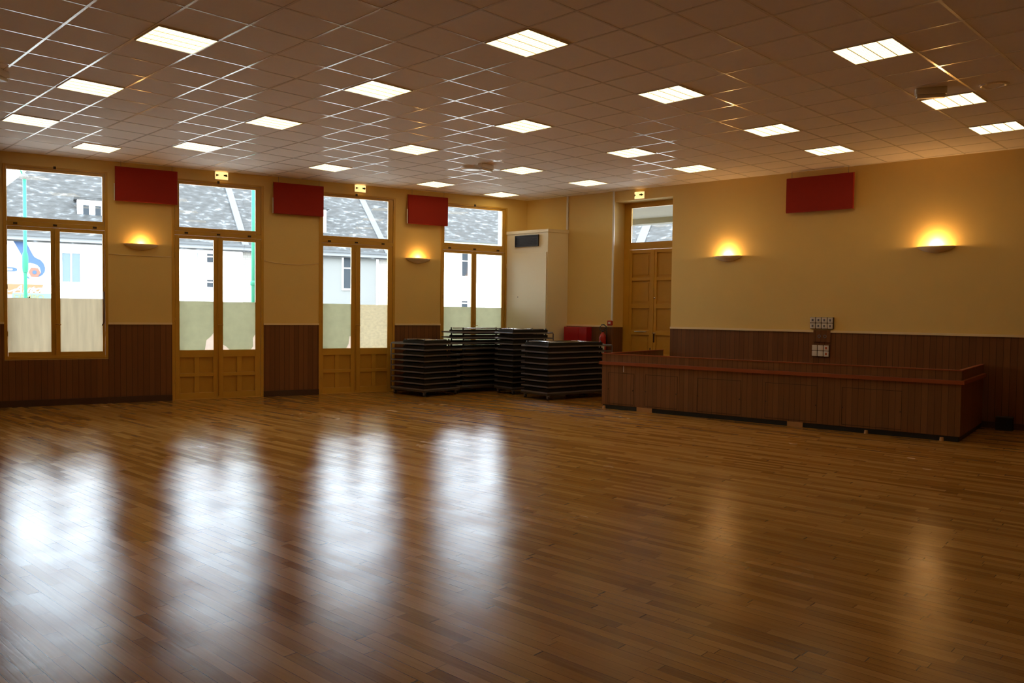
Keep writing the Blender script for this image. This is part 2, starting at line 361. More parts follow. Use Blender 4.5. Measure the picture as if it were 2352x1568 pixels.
# wainscot, rail, skirting
PW = [(XL, -.47), (1.11, 2.17), (3.84, 4.94), (6.59, 7.66), (9.34, CX)]
b, r_, s_ = MB(), MB(), MB()
for i, (x0, x1) in enumerate(PW):
    b.box(x0, x1, YW-.014, YW, 0, 1.415); r_.box(x0, x1, YW-.032, YW, 1.415, 1.45)
    e0 = 0 if i == 0 else -.012; s_.box(x0+.001 if i else x0, x1, YW-.034, YW-.014, 0, .112)
for (x0, x1) in ((-.47, 1.11), (7.66, 9.34)):
    b.box(x0, x1, YW-.014, YW, 0, .80); s_.box(x0, x1, YW-.034, YW-.014, 0, .112)
struct(b.build('trim_2', 'wains')); struct(r_.build('trim_3', 'rail')); struct(s_.build('baseboard_window', 'base'))
b, r_, s_ = MB(), MB(), MB()
for (u0, u1) in ((0, D0), (D1, RL)):
    b.box(u0, u1, -.014, 0, 0, 1.43); s_.box(u0, u1, -.034, -.014, 0, .10)
for (u0, u1) in ((0, D0), (D1, 6.752), (7.055, RL)): r_.box(u0, u1, -.032, 0, 1.43, 1.468)
b.box(D0, D0+.014, 0, .36, 0, 1.43)
for o in (b.build('trim_4', 'wains', None, onR(0), AR), r_.build('trim_5', 'rail', None, onR(0), AR), s_.build('baseboard_right', 'base', None, onR(0), AR)): struct(o)
struct(MB().box(XL, XL+.014, YB, YW-.04, 0, 1.43).build('trim_6', 'wains')); struct(MB().box(XL+.02, pE.x-.3, YB, YB+.014, 0, 1.43).build('trim_7', 'wains'))

# ------------------------------------------------------------------ windows and doors of the window wall
def opening(name, x0, x1, z0, z1, gl, gr, door, films, fmat):
    """gl, gr: glass of the two leaves (x0,x1); leaves below, one transom light above"""
    e = struct(empty(name, (x0, YW, 0))); X = lambda v: v-x0; W = x1-x0; GB, GT, TB, TT = .935, 3.02, 3.235, 4.03
    MB().frame(0, W, z0, z1, .05, -.012, .10, wb=.05 if not door else .015, wt=.035).box(.05, W-.05, -.008, .09, 3.085, 3.165).build('frame', 'ochre', e, bevel=.004)
    tr = MB().frame(.052, W-.052, 3.167, z1-.037, X(gl[0])-.052, .0, .055, wb=TB-3.167, wt=z1-.037-TT, w2=W-.052-X(gr[1])).build('transom_sash', 'ochre', e, bevel=.006)
    MB().box(X(gl[0]), X(gr[1]), .025, .031, TB, TT).build('pane', 'glass', tr)
    mid = (gl[1]+gr[0])/2
    for k, (a, b2, q) in enumerate(((x0+.052, mid-.002, gl), (mid+.002, x1-.052, gr))):
        bot = .84 if not door else .01
        f = MB(); l0, l1 = X(a), X(b2); f.box(l0, X(q[0]), .0, .055, bot, 3.082); f.box(X(q[1]), l1, .0, .055, bot, 3.082); f.box(X(q[0]), X(q[1]), .0, .055, GT, 3.082)
        if door:
            c0, c1 = X(q[0]), X(q[1]); m = (c0+c1)/2
            for (za, zb) in ((bot, .13), (.435, .50), (.80, GB)): f.box(c0, c1, .0, .055, za, zb)
            for (za, zb) in ((.13, .435), (.50, .80)): f.box(m-.045, m+.045, .0, .055, za, zb); f.box(c0, c0+.012, 0, .055, za, zb); f.box(c1-.012, c1, 0, .055, za, zb)
        else: f.box(X(q[0]), X(q[1]), .0, .055, bot, GB)
        lf = f.build('door_leaf' if door else 'casement', 'ochre', e, bevel=.004)
        if door:
            pm = MB()
            for (za, zb) in ((.13, .435), (.50, .80)):
                for (xa, xb) in ((c0+.012, m-.045), (m+.045, c1-.012)): pm.box(xa, xb, .030, .048, za, zb)
            pm.build('panel', 'ochre_d', lf)
        MB().box(X(q[0]), X(q[1]), .025, .031, GB, GT).build('pane', 'glass', lf)
        top = films[k]; xa, xb = X(q[0])-.002, X(q[1])+.002; zb_, zt = GB-.002, top
        poly = [(xa, zb_), (xb, zb_), (xb, zt), (xa, zt)]; torn = None
        if door and k == 0:
            poly = [(xa, zb_), (xb-.16, zb_), (xb-.13, zb_+.19), (xb-.05, zb_+.26), (xb, zb_+.33), (xb, zt), (xa, zt)]; torn = [(xb-.16, zb_), (xb, zb_), (xb, zb_+.33), (xb-.05, zb_+.26), (xb-.13, zb_+.19)]
            if name == 'door_2': poly = [(xa, zb_), (xb-.10, zb_), (xb-.05, zb_+.09), (xb-.03, zb_+.25), (xb, zb_+.25), (xb, zt), (xa, zt)]; torn = [(xb-.10, zb_), (xb, zb_), (xb, zb_+.25), (xb-.03, zb_+.25), (xb-.05, zb_+.09)]
        if name == 'door_1' and k == 1:
            poly = [(xa+.13, zb_), (xb-.09, zb_), (xb-.04, zb_+.06), (xb-.05, zb_+.22), (xb, zb_+.30), (xb, zt), (xa, zt), (xa, zb_+.10), (xa+.06, zb_+.07)]
            torn = [(xa, zb_), (xa+.13, zb_), (xa+.06, zb_+.07), (xa, zb_+.10)]
            MB().prism([(xb-.09, zb_), (xb, zb_), (xb, zb_+.30), (xb-.05, zb_+.22), (xb-.04, zb_+.06)], .018, .0195).build('torn_film', 'torn', lf)
        MB().prism(poly, .0185, .0195).build('film', fmat[k], lf)
        if torn: MB().prism(torn, .0185, .0195).build('torn_film', 'torn', lf)
        hg = MB()
        for zz in ((1.25, 2.05, 2.8) if not door else (.35, 1.5, 2.7)):
            hx = X(a)-.002 if k == 0 else X(b2)+.002; hg.tube([(hx, -.012, zz-.04), (hx, -.012, zz+.04)], .007, 8)
        hg.build('hinge', 'ochre_d', lf)
    cx = X(mid)
    MB().box(cx-.022, cx+.022, -.014, 0, bot+.01, 3.08).build('meeting_strip', 'ochre', e)
    MB().tube([(cx, -.024, bot+.05), (cx, -.024, 3.05)], .006, 8).box(cx-.02, cx+.02, -.03, -.014, 1.35, 1.5).tube([(cx, -.03, 1.42), (cx, -.06, 1.42), (cx+.08, -.06, 1.41)], .008, 8).build('espagnolette', 'ochre_d', e)
    lt = MB(); 
    for q in (X(gl[0])+.12, cx, X(gr[1])-.12): lt.box(q-.03, q+.03, -.03, -.008, 3.11, 3.14)
    lt.box(cx-.02, cx+.02, -.025, -.012, z1-.03, z1+.015)
    lt.build('catch', 'joint', e)
    return e
opening('window_1', -.47, 1.11, .82, 4.12, (-.445+.03, .222), (.362, 1.022), False, (1.862, 1.871), ('film_f', 'film_f'))
opening('door_1', 2.17, 3.84, 0, 4.12, (2.30, 2.908), (3.077, 3.684), True, (1.857, 1.853), ('film_p', 'film_p'))
opening('door_2', 4.94, 6.59, 0, 4.11, (5.03, 5.625), (5.82, 6.43), True, (1.851, 1.842), ('film_p', 'film_s'))
opening('window_2', 7.66, 9.34, .82, 4.11, (7.75, 8.43), (8.555, 9.215), False, (1.827, 1.822), ('film_p', 'film_p'))
# bolt rod hanging at the right edge of the first window
MB().tube([(0, -.02, 0), (.0, -.03, .55)], .008, 8).tube([(0, -.02, 0), (-.03, -.045, -.05)], .01, 8).build('stay_rod', 'base', bpy.data.objects['window_1'], (1.51, -.005, 1.45))

# ------------------------------------------------------------------ recessed wooden door of the right wall
e = struct(empty('door_3', onR(D0), AR)); W = D1-D0; Dp = .38
MB().frame(0, W, 0, 4.10, .15, Dp, Dp+.09, wb=.01, wt=.09).box(.15, W-.15, Dp, Dp+.08, 3.10, 3.23).build('frame', 'ochre', e, bevel=.005)
tr = MB().frame(.15, W-.15, 3.23, 4.01, .02, Dp+.01, Dp+.05).build('transom_sash', 'ochre', e)
MB().box(.17, W-.17, Dp+.025, Dp+.03, 3.25, 3.99).build('pane', 'glass', tr)
MB().box(.715, .76, Dp-.004, Dp+.012, .02, 3.09).build('meeting_strip', 'ochre', e, bevel=.003)
for k, (a, c) in enumerate(((.13, .735), (.74, 1.30))):
    f = MB(); l0, l1 = a+.005, c-.002; y0 = Dp+.012; y1 = Dp+.06; px0, px1 = l0+.075, l1-.075
    rows = [(.14, .78), (.87, 1.27), (1.37, 1.84), (1.94, 2.43), (2.50, 3.02)]
    f.box(l0, px0, y0, y1, .01, 3.095); f.box(px1, l1, y0, y1, .01, 3.095)
    zz = .01
    for (za, zb) in rows: f.box(px0, px1, y0, y1, zz, za); zz = zb
    f.box(px0, px1, y0, y1, zz, 3.095); lf = f.build('door_leaf', 'ochre', e, bevel=.004)
    pm = MB()
    for (za, zb) in rows: pm.box(px0, px1, y0+.030, y0+.045, za, zb); pm.box(px0+.05, px1-.05, y0+.018, y0+.032, za+.05, zb-.05)
    pm.build('panel', 'ochre_d', lf)
    if k == 1:
        k1 = MB().lathe([(0, .03), (.018, .03), (.024, .0)], n=16).build('lock_cylinder', 'chrome', lf); k1.location = (.785, Dp+.012, 2.06); k1.rotation_euler = (PI/2, 0, 0)
        MB().tube([(.775, Dp+.01, 1.32), (.775, Dp-.05, 1.32), (.80, Dp-.055, 1.32), (.86, Dp-.055, 1.315)], .011, 10).build('handle', 'chrome', lf)
        MB().box(.755, .795, Dp+.004, Dp+.012, 1.12, 1.30).build('key_plate', 'base', lf)
    else:
        MB().box(.30, .60, Dp-.004, Dp+.012, 1.335, 1.352).build('letter_slot', 'chrome', lf)
        MB().tube([(.70, Dp-.005, .70), (.70, Dp-.005, 1.0)], .012, 8).build('bolt', 'base', lf)
struct(MB().box(D0, D1, .0, .5, -.1, .0).build('trim_8', 'pine', None, onR(0), AR))

# ------------------------------------------------------------------ ceiling lights
def make_light():
    e = empty('ceiling_light', (0, 0, H)); s = .558
    q = s/2; MB().box(-q-.010, q+.010, -q-.010, -q, -.012, 0).box(-q-.010, q+.010, q, q+.010, -.012, 0).box(-q-.010, -q, -q, q, -.012, 0).box(q, q+.010, -q, q, -.012, 0).build('frame', 'whitep', e)
    MB().box(-s/2, s/2, -s/2, s/2, -.006, -.003).build('diffuser', 'lamp', e)
    L_ = MB()
    for k in (-1, 0, 1): L_.box(-s/2+.006, s/2-.006, k*s/4-.005, k*s/4+.005, -.013, -.006)
    L_.build('louvre_bar', 'whitep', e)
    L_ = MB()
    for k in range(1, 12): x_ = -s/2+s*k/12; L_.box(x_-.0012, x_+.0012, -s/2+.006, s/2-.006, -.010, -.006)
    L_.build('louvre_fin', 'whitep', e)
    return e
rows = {0: 'third row from the windows', 1: 'second row', 2: 'row nearest the window wall'}
proto = make_light(); first = True
near = {-2: 'fifth', -1: 'fourth', 0: 'third', 1: 'second', 2: 'first'}
colw = ['leftmost', 'second from the left', 'middle', 'second from the right', 'rightmost']
half = .279
for c in range(5):
    for r_ in range(-2, 3):
        if (c == 0 and r_ < 0) or (c == 1 and r_ < -1): continue
        o = proto if first else copy_tree(proto); first = False
        o.location = gridp(US[c]+.021+half, VS[r_+2]+.021+half, H); o.rotation_euler.z = AG
        tag(o, f'square ceiling light, {near[r_]} row from the windows, {colw[c]} of five columns', 'ceiling light', 'recessed square ceiling lights')
o = copy_tree(proto); o.location = gridp(4.31+half, 13.88+half, H); o.rotation_euler.z = AG
tag(o, 'square ceiling light closest to the window wall, above the left red panel', 'ceiling light', 'recessed square ceiling lights')

# ------------------------------------------------------------------ wall sconces
def make_sconce(loc, rz, label):
    e = thing('wall_sconce', label, 'wall lamp', loc, rz, 'half-moon wall lamps')
    # open half bowl: wide, shallow, wall side flat.  local -y is the room
    n = 20; m = 6; b = MB(); Wd, Dd, Hd = .28, .13, .115
    for i in range(m+1):
        t = i/m; k = math.cos(t*PI/2)**.8 if i < m else .0
        for j in range(n+1):
            a = PI*j/n; b.v.append((Wd*k*math.cos(a)*(1) , -Dd*k*math.sin(a), Hd*(1-t)))
    for i in range(m):
        for j in range(n): p_ = i*(n+1)+j; b.f.append((p_, p_+n+1, p_+n+2, p_+1)); b.smooth.append(1)
    o = b.build('bowl', 'sconce', e); so = o.modifiers.new('s', 'SOLIDIFY'); so.thickness = .006
    MB().box(-.05, .05, -.07, -.0, .05, .06).build('lamp_holder', 'whitep', e)
    bb = MB().tube([(-.045, -.045, .098), (.045, -.045, .098)], .013, 12).build('bulb', 'bulb', e)
    return e
yaw0 = 0
make_sconce((1.647, YW, 2.76), 0, 'half-moon wall lamp between the left window and the first glazed door')
make_sconce((7.118, YW, 2.745), 0, 'half-moon wall lamp between the second glazed door and the far window')
p = onR(5.063, 0, 2.74); make_sconce(p, AR, 'half-moon wall lamp beside the recessed wooden door, left of the hung red panel')
p = onR(8.707, 0, 2.765); make_sconce(p, AR, 'half-moon wall lamp at the far right, right of the hung red panel')
def glow(loc, p):
    l = bpy.data.lights.new('halogen', 'POINT'); l.energy = p; l.color = (1, .56, .20); l.shadow_soft_size = .045
    o = bpy.data.objects.new('halogen', l); col.objects.link(o); o.location = loc; return o
for (sc, pw) in zip([o for o in bpy.data.objects if o.name.startswith('wall_sconce')], (5, 6.5, 23, 28)):
    g_ = glow((0, -.06, .125), pw); g_.parent = sc

# ------------------------------------------------------------------ hung red panels
def red_panel(name, loc, rz, W, Hh, label, top):
    e = thing(name, label, 'wall panel', loc, rz, 'red panels hung near the ceiling')
    MB().box(-W/2, W/2, -.115, -.08, 0, Hh).build('panel_face', 'red', e, bevel=.006)
    MB().frame(-W/2-.006, W/2+.006, -.006, Hh+.006, .01, -.08, -.07).build('edge_frame', 'redp', e)
    for s in (-1, 1):
        MB().tube([(s*(W/2-.09), -.09, Hh), (s*(W/2-.09), -.09, top)], .0025, 6).build('hanging_wire', 'steel', e)
        MB().box(s*(W/2-.09)-.02, s*(W/2-.09)+.02, -.07, 0, Hh-.06, Hh-.03).build('bracket', 'whitep', e)
    return e
for (x0, x1, z0, z1, lab, nm) in ((1.225, 2.255, 3.625, 4.225, 'red rectangular panel hung above the first wall lamp, beside the left window', 0), (4.01, 5.00, 3.60, 4.20, 'red rectangular panel hung between the two glazed doors', 0), (6.84, 7.775, 3.59, 4.20, 'red rectangular panel hung left of the far window', 0)):
    dx = -.03 if x0 < 2 else 0
    rp = red_panel('hung_panel', ((x0+x1)/2, YW, z0), 0, x1-x0, z1-z0, lab, H-z0)
    MB().box(-(x1-x0)/2-.022, -(x1-x0)/2-.007, -.10, -.08, .0, .30).build('white_edge_strip', 'whitep', rp)
red_panel('hung_panel', (-1.03, YW, 3.64), 0, 1.03, .6, 'red panel cut off at the left edge of the picture, left of the first window', H-3.64)
red_panel('hung_panel', onR(6.815, 0, 3.585), AR, 1.18, .615, 'red rectangular panel hung on the right wall between two wall lamps', H-3.585)

# ------------------------------------------------------------------ exit signs
def exit_sign(loc, rz, label):
    e = thing('exit_sign', label, 'exit sign', loc, rz, 'lit exit signs')
    MB().box(-.125, .125, -.02, 0, 0, .15).build('back_box', 'whitep', e)
    n = 10; b = MB(); P = []
    for i in range(n+1): a = PI*i/n; P.append((.115*math.cos(a), -.02-.05*math.sin(a)))
    b.v = [(x, y, z) for z in (.008, .142) for x, y in P]; m = n+1
    for i in range(n): b.f.append((i+1, i, m+i, m+i+1)); b.smooth.append(1)
    b.f += [tuple(range(m)), tuple(range(m, 2*m))[::-1]]; b.smooth += [0, 0]
    b.build('diffuser', 'exitl', e)
    def on(x): return -.021-.05*math.sqrt(max(0, 1-(x/.115)**2))-.002
    for nm, x0, x1, hf in (('green_mark', -.104, -.058, lambda t: .020*(1-t)+.004), ('green_arrow', .028, .109, lambda t: .013 if t < .45 else .030*(1-(t-.45)/.55)+.001)):
        b = MB(); n = 10
        for k in range(n+1):
            x = x0+(x1-x0)*k/n; hh = hf(k/n)
            for dy in (0, -.004): b.v += [(x, on(x)+dy, .077-hh), (x, on(x)+dy, .077+hh)]
        for k in range(n):
            p_ = k*4; q_ = p_+4; b.f += [(p_+2, q_+2, q_+3, p_+3), (p_, p_+1, q_+1, q_), (p_+1, p_+3, q_+3, q_+1), (p_, q_, q_+2, p_+2)]
        b.f += [(0, 2, 3, 1), (n*4, n*4+1, n*4+3, n*4+2)]; b.smooth = [0]*len(b.f); b.build(nm, 'exitg', e)
    return e
exit_sign((3.05, YW, 4.165), 0, 'lit exit sign above the glazed door between the first two red panels')
exit_sign((5.80, YW, 4.165), 0, 'lit exit sign above the second glazed door')
exit_sign(onR(3.06, 0, 4.11), AR, 'lit exit sign above the recessed wooden door')

# ------------------------------------------------------------------ emergency lights and round ceiling fitting
def emergency(loc, rz, label, base=True, k=1.0):
    e = thing('emergency_light', label, 'emergency light', loc, rz, 'emergency lights on the ceiling')
    MB().box(-.17*k, .17*k, -.045, .045, -.075, 0).build('housing', 'whitep', e, bevel=.006)
    MB().box(-.16*k, .16*k, -.04, .04, -.115, -.075).build('cover', 'plate', e, bevel=.012)
    if base: MB().lathe([(0, -.05), (.17, -.045), (.20, 0)], n=28).build('round_base', 'whitep', e).location = (.055, .37, 0)
    return e
emergency((6.85, 12.58, H), R(24), 'emergency light with round base on the ceiling before the far window')
emergency((8.76, 5.56, H), R(-47), 'emergency light on the ceiling beside the near right lamps', False, .95)
emergency((-.36, 10.55, H), R(60), 'emergency light at the left edge of the ceiling', False)
e = thing('ceiling_speaker', 'faint round speaker set in the dark ceiling at the far right', 'speaker', (9.22, 5.11, H))
MB().lathe([(0, -.006), (.10, -.006)], n=32).build('grille', 'ceil', e); MB().lathe([(.10, -.006), (.105, -.012), (.135, -.012), (.15, 0)], n=32).build('rim', 'tbar', e)

# ------------------------------------------------------------------ wires and conduits
def sag(x0, z0, x1, z1, s): return [(x0+(x1-x0)*t/12, YW-.01, z0+(z1-z0)*t/12-s*4*(t/12)*(1-t/12)) for t in range(13)]
tag(MB().tube(sag(1.12, 2.675, 2.17, 2.668, .008), .0045, 6).build('wire', 'rail'), 'thin wire strung under the left wall lamp', 'wire')
tag(MB().tube(sag(3.85, 2.675, 4.93, 2.66, .05), .0045, 6).build('wire', 'rail'), 'thin wire sagging between the two glazed doors', 'wire')
def conduit(u, z0, z1, label):
    e = thing('conduit', label, 'conduit', onR(u, 0, z0), AR); MB().box(-.02, .02, -.03, 0, 0, z1-z0).build('trunking', 'whitep', e)
conduit(1.19, 3.58, H, 'short white conduit from the ceiling to the cream cabinet')
conduit(2.425, 1.56, H, 'long white conduit down the wall to the red alarm point')
e = thing('alarm_call_point', 'small red alarm call point below the long white conduit', 'alarm', onR(2.385, 0, 1.465), AR)
MB().box(-.055, .055, -.055, 0, 0, .105).build('box', 'redbox', e, bevel=.006); MB().box(-.028, .028, -.058, -.054, .03, .075).build('push_plate', 'label', e)

# ------------------------------------------------------------------ tall cream cabinet in the corner
e = thing('tall_cabinet', 'tall cream cabinet with a black grille in the far corner', 'cabinet', onR(0, 0, 0), AR)
cd_ = .515; cl = 1.045
def cabv(g, z0, z1):
    b = MB(); b.v = [(x, y, z) for z in (z0, z1) for x, y in ((.002, -.001), (1.215+g, -.001), (cl+g, -cd_-g), (-.165, -cd_-g))]
    return b
b = cabv(0, 0, 3.50)
b.f = [(0, 1, 2, 3), (7, 6, 5, 4), (1, 0, 4, 5), (2, 1, 5, 6), (3, 2, 6, 7), (0, 3, 7, 4)]; b.smooth = [0]*6
b.build('body', 'cab', e, bevel=.004)
c2 = cabv(.018, 3.50, 3.565); c2.f = b.f; c2.smooth = [0]*6; c2.build('cornice', 'cab', e)
d = MB().box(-.13, cl-.03, -cd_-.016, -cd_, .12, 3.06).build('door', 'cab', e, bevel=.004)
for zz in (2.78, 1.95): MB().tube([(-.135, -cd_-.02, zz-.05), (-.135, -cd_-.02, zz+.05)], .011, 8).build('hinge', 'rail', d)
kh = MB().lathe([(0, 0), (.012, 0)], n=12).build('keyhole', 'dark', d); kh.location = (.20, -cd_-.017, 2.07); kh.rotation_euler = (PI/2, 0, 0)
g_ = MB().frame(.105, .785, 3.20, 3.455, .018, -cd_-.035, -cd_).box(.123, .767, -cd_-.006, -cd_-.001, 3.218, 3.437).build('grille', 'dark', e)
for k in range(6): MB().box(.123, .767, -cd_-.03, -cd_-.012, 3.235+k*.036, 3.243+k*.036).build('slat', 'dark', g_)

# ------------------------------------------------------------------ red boxes, extinguisher
e = thing('red_cupboard', 'red cupboard on the wall behind the table stacks', 'cupboard', onR(1.30, -.016, .52), AR)
MB().box(-.02, .60, -.19, 0, 0, .90).build('body', 'redbox', e, bevel=.006); MB().box(0, .38, -.20, -.19, .02, .88).build('door', 'redbox', e, bevel=.004)
p = onR(2.28, -.14, .74); e = thing('fire_extinguisher', 'red fire extinguisher with black hose beside the red cupboard', 'fire extinguisher', p, AR)
MB().lathe([(0, 0), (.07, .0), (.078, .02), (.078, .46), (.06, .52), (.028, .555), (.028, .58)], n=24).build('cylinder', 'ext', e)
MB().lathe([(.0785, .14), (.0785, .34)], n=24, a0=-2.6, a1=-.5).build('label_sticker', 'label', e)
MB().tube([(0, 0, .575), (0, 0, .62)], .022, 10).tube([(0, 0, .62), (.09, -.02, .67)], .009, 8).tube([(0, 0, .60), (.08, -.02, .62)], .009, 8).build('valve', 'black', e)
MB().tube([(-.02, 0, .60), (-.07, 0, .63), (-.075, 0, .69), (-.04, 0, .735), (.03, 0, .74), (.085, 0, .70), (.10, 0, .58), (.10, 0, .30)], .012, 10).build('hose', 'black', e)
MB().box(-.03, .03, .078, .138, .30, .52).build('wall_bracket', 'steel', e)

# ------------------------------------------------------------------ switch plates
def switch_bank(u, z, nx, nz, label, key, spots=()):
    e = thing('switch_bank', label, 'light switches', onR(u, 0, z), AR)
    MB().box(0, nx*.103, -.036, -.0, 0, nz*.103).build('back_plate', 'base', e)
    for i in range(nx):
        for j in range(nz):
            sp_ = MB().box(.005+i*.103, .098+i*.103, -.052, -.036, .004+j*.103, .099+j*.103).build('switch_plate', 'plate', e, bevel=.008)
            red = (i, j) in spots
            MB().box(.036+i*.103, .067+i*.103, -.056, -.050, .032+j*.103, .071+j*.103).build('rocker', 'redp' if red else key, sp_, bevel=.002)
switch_bank(6.69, 1.495, 4, 2, 'bank of eight grey switches above the cream rail', 'steel')
switch_bank(6.735, 1.0, 3, 2, 'bank of six white switches on the brown boards, two with red keys', 'plate', ((2, 0), (2, 1)))
e = thing('socket_board', 'brown wooden plate with two round holes between the switch banks', 'socket', onR(6.755, 0, 1.26), AR)
MB().box(0, .30, -.035, -.0145, 0, .215).build('board', 'wains', e)
for q in (.105, .205): 
    o = MB().lathe([(.018, 0), (.026, .004), (.030, 0)], n=18).build('round_socket', 'steel', e); o.location = (q, -.036, .10); o.rotation_euler = (PI/2, 0, 0)

# ------------------------------------------------------------------ bar counter
A = Vector((8.847, 11.75, 0)); B = Vector((10.975, 6.39, 0)); dB = (B-A).normalized(); aB = math.atan2(dB.y, dB.x); LB = (B-A).length
e = thing('bar_counter', 'long low brown wooden bar counter standing against the right wall', 'bar', A, aB)
# local x along the front, local -y the room side, +y towards the wall
nB = Vector((-math.sin(aB), math.cos(aB), 0))
def depth(x): q = A+dB*x; return ((onR(0)-q).dot(nR))/nB.dot(nR)
dL, dRt = depth(.02)-.02, depth(LB)-.02
MB().box(0, LB, 0, .03, .075, .985).build('front_panel', 'bar', e)
for (x, dd, nm) in ((0, dL, 'left_side_panel'), (LB-.03, dRt, 'right_side_panel')):
    MB().box(x, x+.03, .03, dd-.01, .075, .985).build('side_panel', 'bar', e)
MB().box(0.03, LB-.03, .03, .60, .78, .82).build('worktop', 'redrail', e)
MB().box(-.012, LB+.012, -.012, .042, .985, 1.0).box(-.012, .042, .042, dL-.01, .985, 1.0).box(LB-.042, LB+.012, .042, dRt-.01, .985, 1.0).build('top_rail', 'redrail', e)
MB().box(-.04, LB+.04, -.04, 0, .80, .855).box(-.04, 0, 0, dL-.02, .80, .855).box(LB, LB+.04, 0, dRt-.02, .80, .855).build('ledge', 'redrail', e)
kb = MB()
for (x0, x1) in ((.02, .72), (1.02, 3.38), (3.62, LB-.02)): kb.box(x0, x1, .012, .04, 0.0, .075)
kb.box(LB-.045, LB-.015, .04, dRt-.02, 0, .075)
kb.build('kickboard', 'kick', e)
for (x0, x1) in ((.72, 1.02), (3.38, 3.62)): MB().box(x0, x1, .0, .06, 0, .075).build('foot_block', 'pine', e)
for xx in (.06, 4.55, LB-.22): MB().lathe([(0, .05), (.025, .05), (.03, 0)], (xx, -.012, 0), n=12).build('foot', 'pine', e)
def pxu(a, b_): return a, b_
for (x0, x1) in ((.13, .66), (.88, 1.50), (1.86, 2.62), (3.02, 3.83), (4.19, 5.02)):
    z1 = .66
    hd = MB().frame(x0, x1, .10, z1, .006, -.003, .001).build('hatch', 'joint', e)
    for xx in (x0+.015, x1-.015): MB().tube([(xx, -.003, .36), (xx, -.022, .36)], .010, 8).build('knob', 'base', hd)
MB().box(.44, .452, -.004, 0, .68, .79).build('paint_scratch', 'plate', e)
e = thing('floor_box', 'small black box on the floor beyond the right end of the bar', 'box', onR(9.66, -.20, 0), AR)
MB().box(0, .22, 0, .14, 0, .19).build('case', 'blackm', e); MB().box(0, .22, 0, .14, .19, .205).build('lid', 'top', e)

# ------------------------------------------------------------------ stacks of folding tables on trolleys
def make_table(Lx, Ly, ins, sh):
    """stored upside down: thin top, rim, two folded leg frames, skirt.  origin at a bottom corner, x along Lx"""
    e = empty('folding_table', (0, 0, 0))
    MB().box(.012, Lx-.012, .012, Ly-.012, 0, .018).build('tabletop', 'top', e)
    MB().box(0, Lx, 0, .012, 0, .028).box(0, Lx, Ly-.012, Ly, 0, .028).box(0, .012, .012, Ly-.012, 0, .028).box(Lx-.012, Lx, .012, Ly-.012, 0, .028).build('rim', 'steel', e, bevel=.003)
    x0, x1, y0_, y1_ = ins[0], Lx-ins[1], ins[2], Ly-ins[3]
    sk = MB().box(x0, x1, y0_, y0_+.018, .018, sh).box(x0, x1, y1_-.018, y1_, .018, sh).box(x0, x0+.018, y0_+.018, y1_-.018, .018, sh).box(x1-.018, x1, y0_+.018, y1_-.018, .018, sh)
    sk.build('skirt', 'blackm', e)
    for s in (0, 1):
        y0 = y0_+.05; y1 = y1_-.05; xa, xb = (x0+.05, x1-.30) if s == 0 else (x1-.05, x0+.30)
        MB().tube([(xa, y0+s*.03, .094), (xb, y0+s*.03, .094), (xb, y1-s*.03, .094), (xa, y1-s*.03, .094)], .011, 8).build('folded_legs', 'leg', e)
    for (px_, py_) in ((x0+.03, y0_+.03), (x1-.03, y0_+.03), (x0+.03, y1_-.03), (x1-.03, y1_-.03)):
        MB().tube([(px_, py_, .018), (px_, py_, .1125)], .026, 6, r2=.012).build('spacer_clip', 'black', e)
    return e
def make_trolley(Lx, Ly, Hh, label, loc, rz, end):
    e = thing('table_trolley', label, 'trolley', loc, rz, 'wheeled table trolleys')
    MB().box(0, Lx, 0, .04, .10, .135).box(0, Lx, Ly-.04, Ly, .10, .135).box(0, .04, .04, Ly-.04, .10, .135).box(Lx-.04, Lx, .04, Ly-.04, .10, .135).box(Lx/2-.02, Lx/2+.02, .04, Ly-.04, .10, .135).build('base_frame', 'top', e, bevel=.004)
    for (x, y) in ((.07, .06), (Lx-.07, .06), (.07, Ly-.06), (Lx-.07, Ly-.06)):
        c = MB().box(x-.03, x+.03, y-.03, y+.03, .09, .10).box(x-.022, x-.018, y-.025, y+.025, .035, .09).box(x+.018, x+.022, y-.025, y+.025, .035, .09).build('caster', 'steel', e)
        wv = MB(); wv.tube([(x-.014, y, .036), (x+.014, y, .036)], .036, 18); wv.build('wheel', 'black', c)
    post = [(.02, Ly+.018), (Lx-.02, Ly+.018)] if not end else [(Lx+.018, .03), (Lx+.018, Ly-.03)]
    (xa, ya), (xb, yb) = post
    MB().tube([(xa, ya, .11), (xa, ya, Hh-.03), (xa+(xb-xa)*.03, ya+(yb-ya)*.03, Hh), (xb-(xb-xa)*.03, yb-(yb-ya)*.03, Hh), (xb, yb, Hh-.03), (xb, yb, .11)], .013, 10).build('upright', 'steel', e)
    return e
ORD = ['lowest', 'second', 'third', 'fourth', 'fifth', 'sixth', 'seventh', 'eighth', 'ninth', 'tenth', 'eleventh']
def stack(Lx, Ly, P_, rz, n, where, jit, end=False, ins=(.05, .2, .05, .05), sh=.084):
    Hh = .135 + n*.1135
    make_trolley(Lx, Ly, Hh-.09, f'wheeled trolley carrying the {where} stack of folding tables', P_, rz, end)
    t0 = make_table(Lx, Ly, ins, sh); c, s = math.cos(rz), math.sin(rz)
    for k in range(n):
        o = t0 if k == 0 else copy_tree(t0); dx, dy = random.uniform(-jit, jit), random.uniform(-jit, jit)
        if k == 0: dx = dy = 0
        o.location = (P_[0]+dx*c-dy*s, P_[1]+dx*s+dy*c, .1352+k*.1135); o.rotation_euler.z = rz
        nm = 'topmost' if k == n-1 else ('lowest' if k == 0 else ORD[k]+' from the bottom')
        tag(o, f'dark folding table with thin grey rim, {nm} in the {where} stack', 'folding table', f'folding tables in the {where} stack')
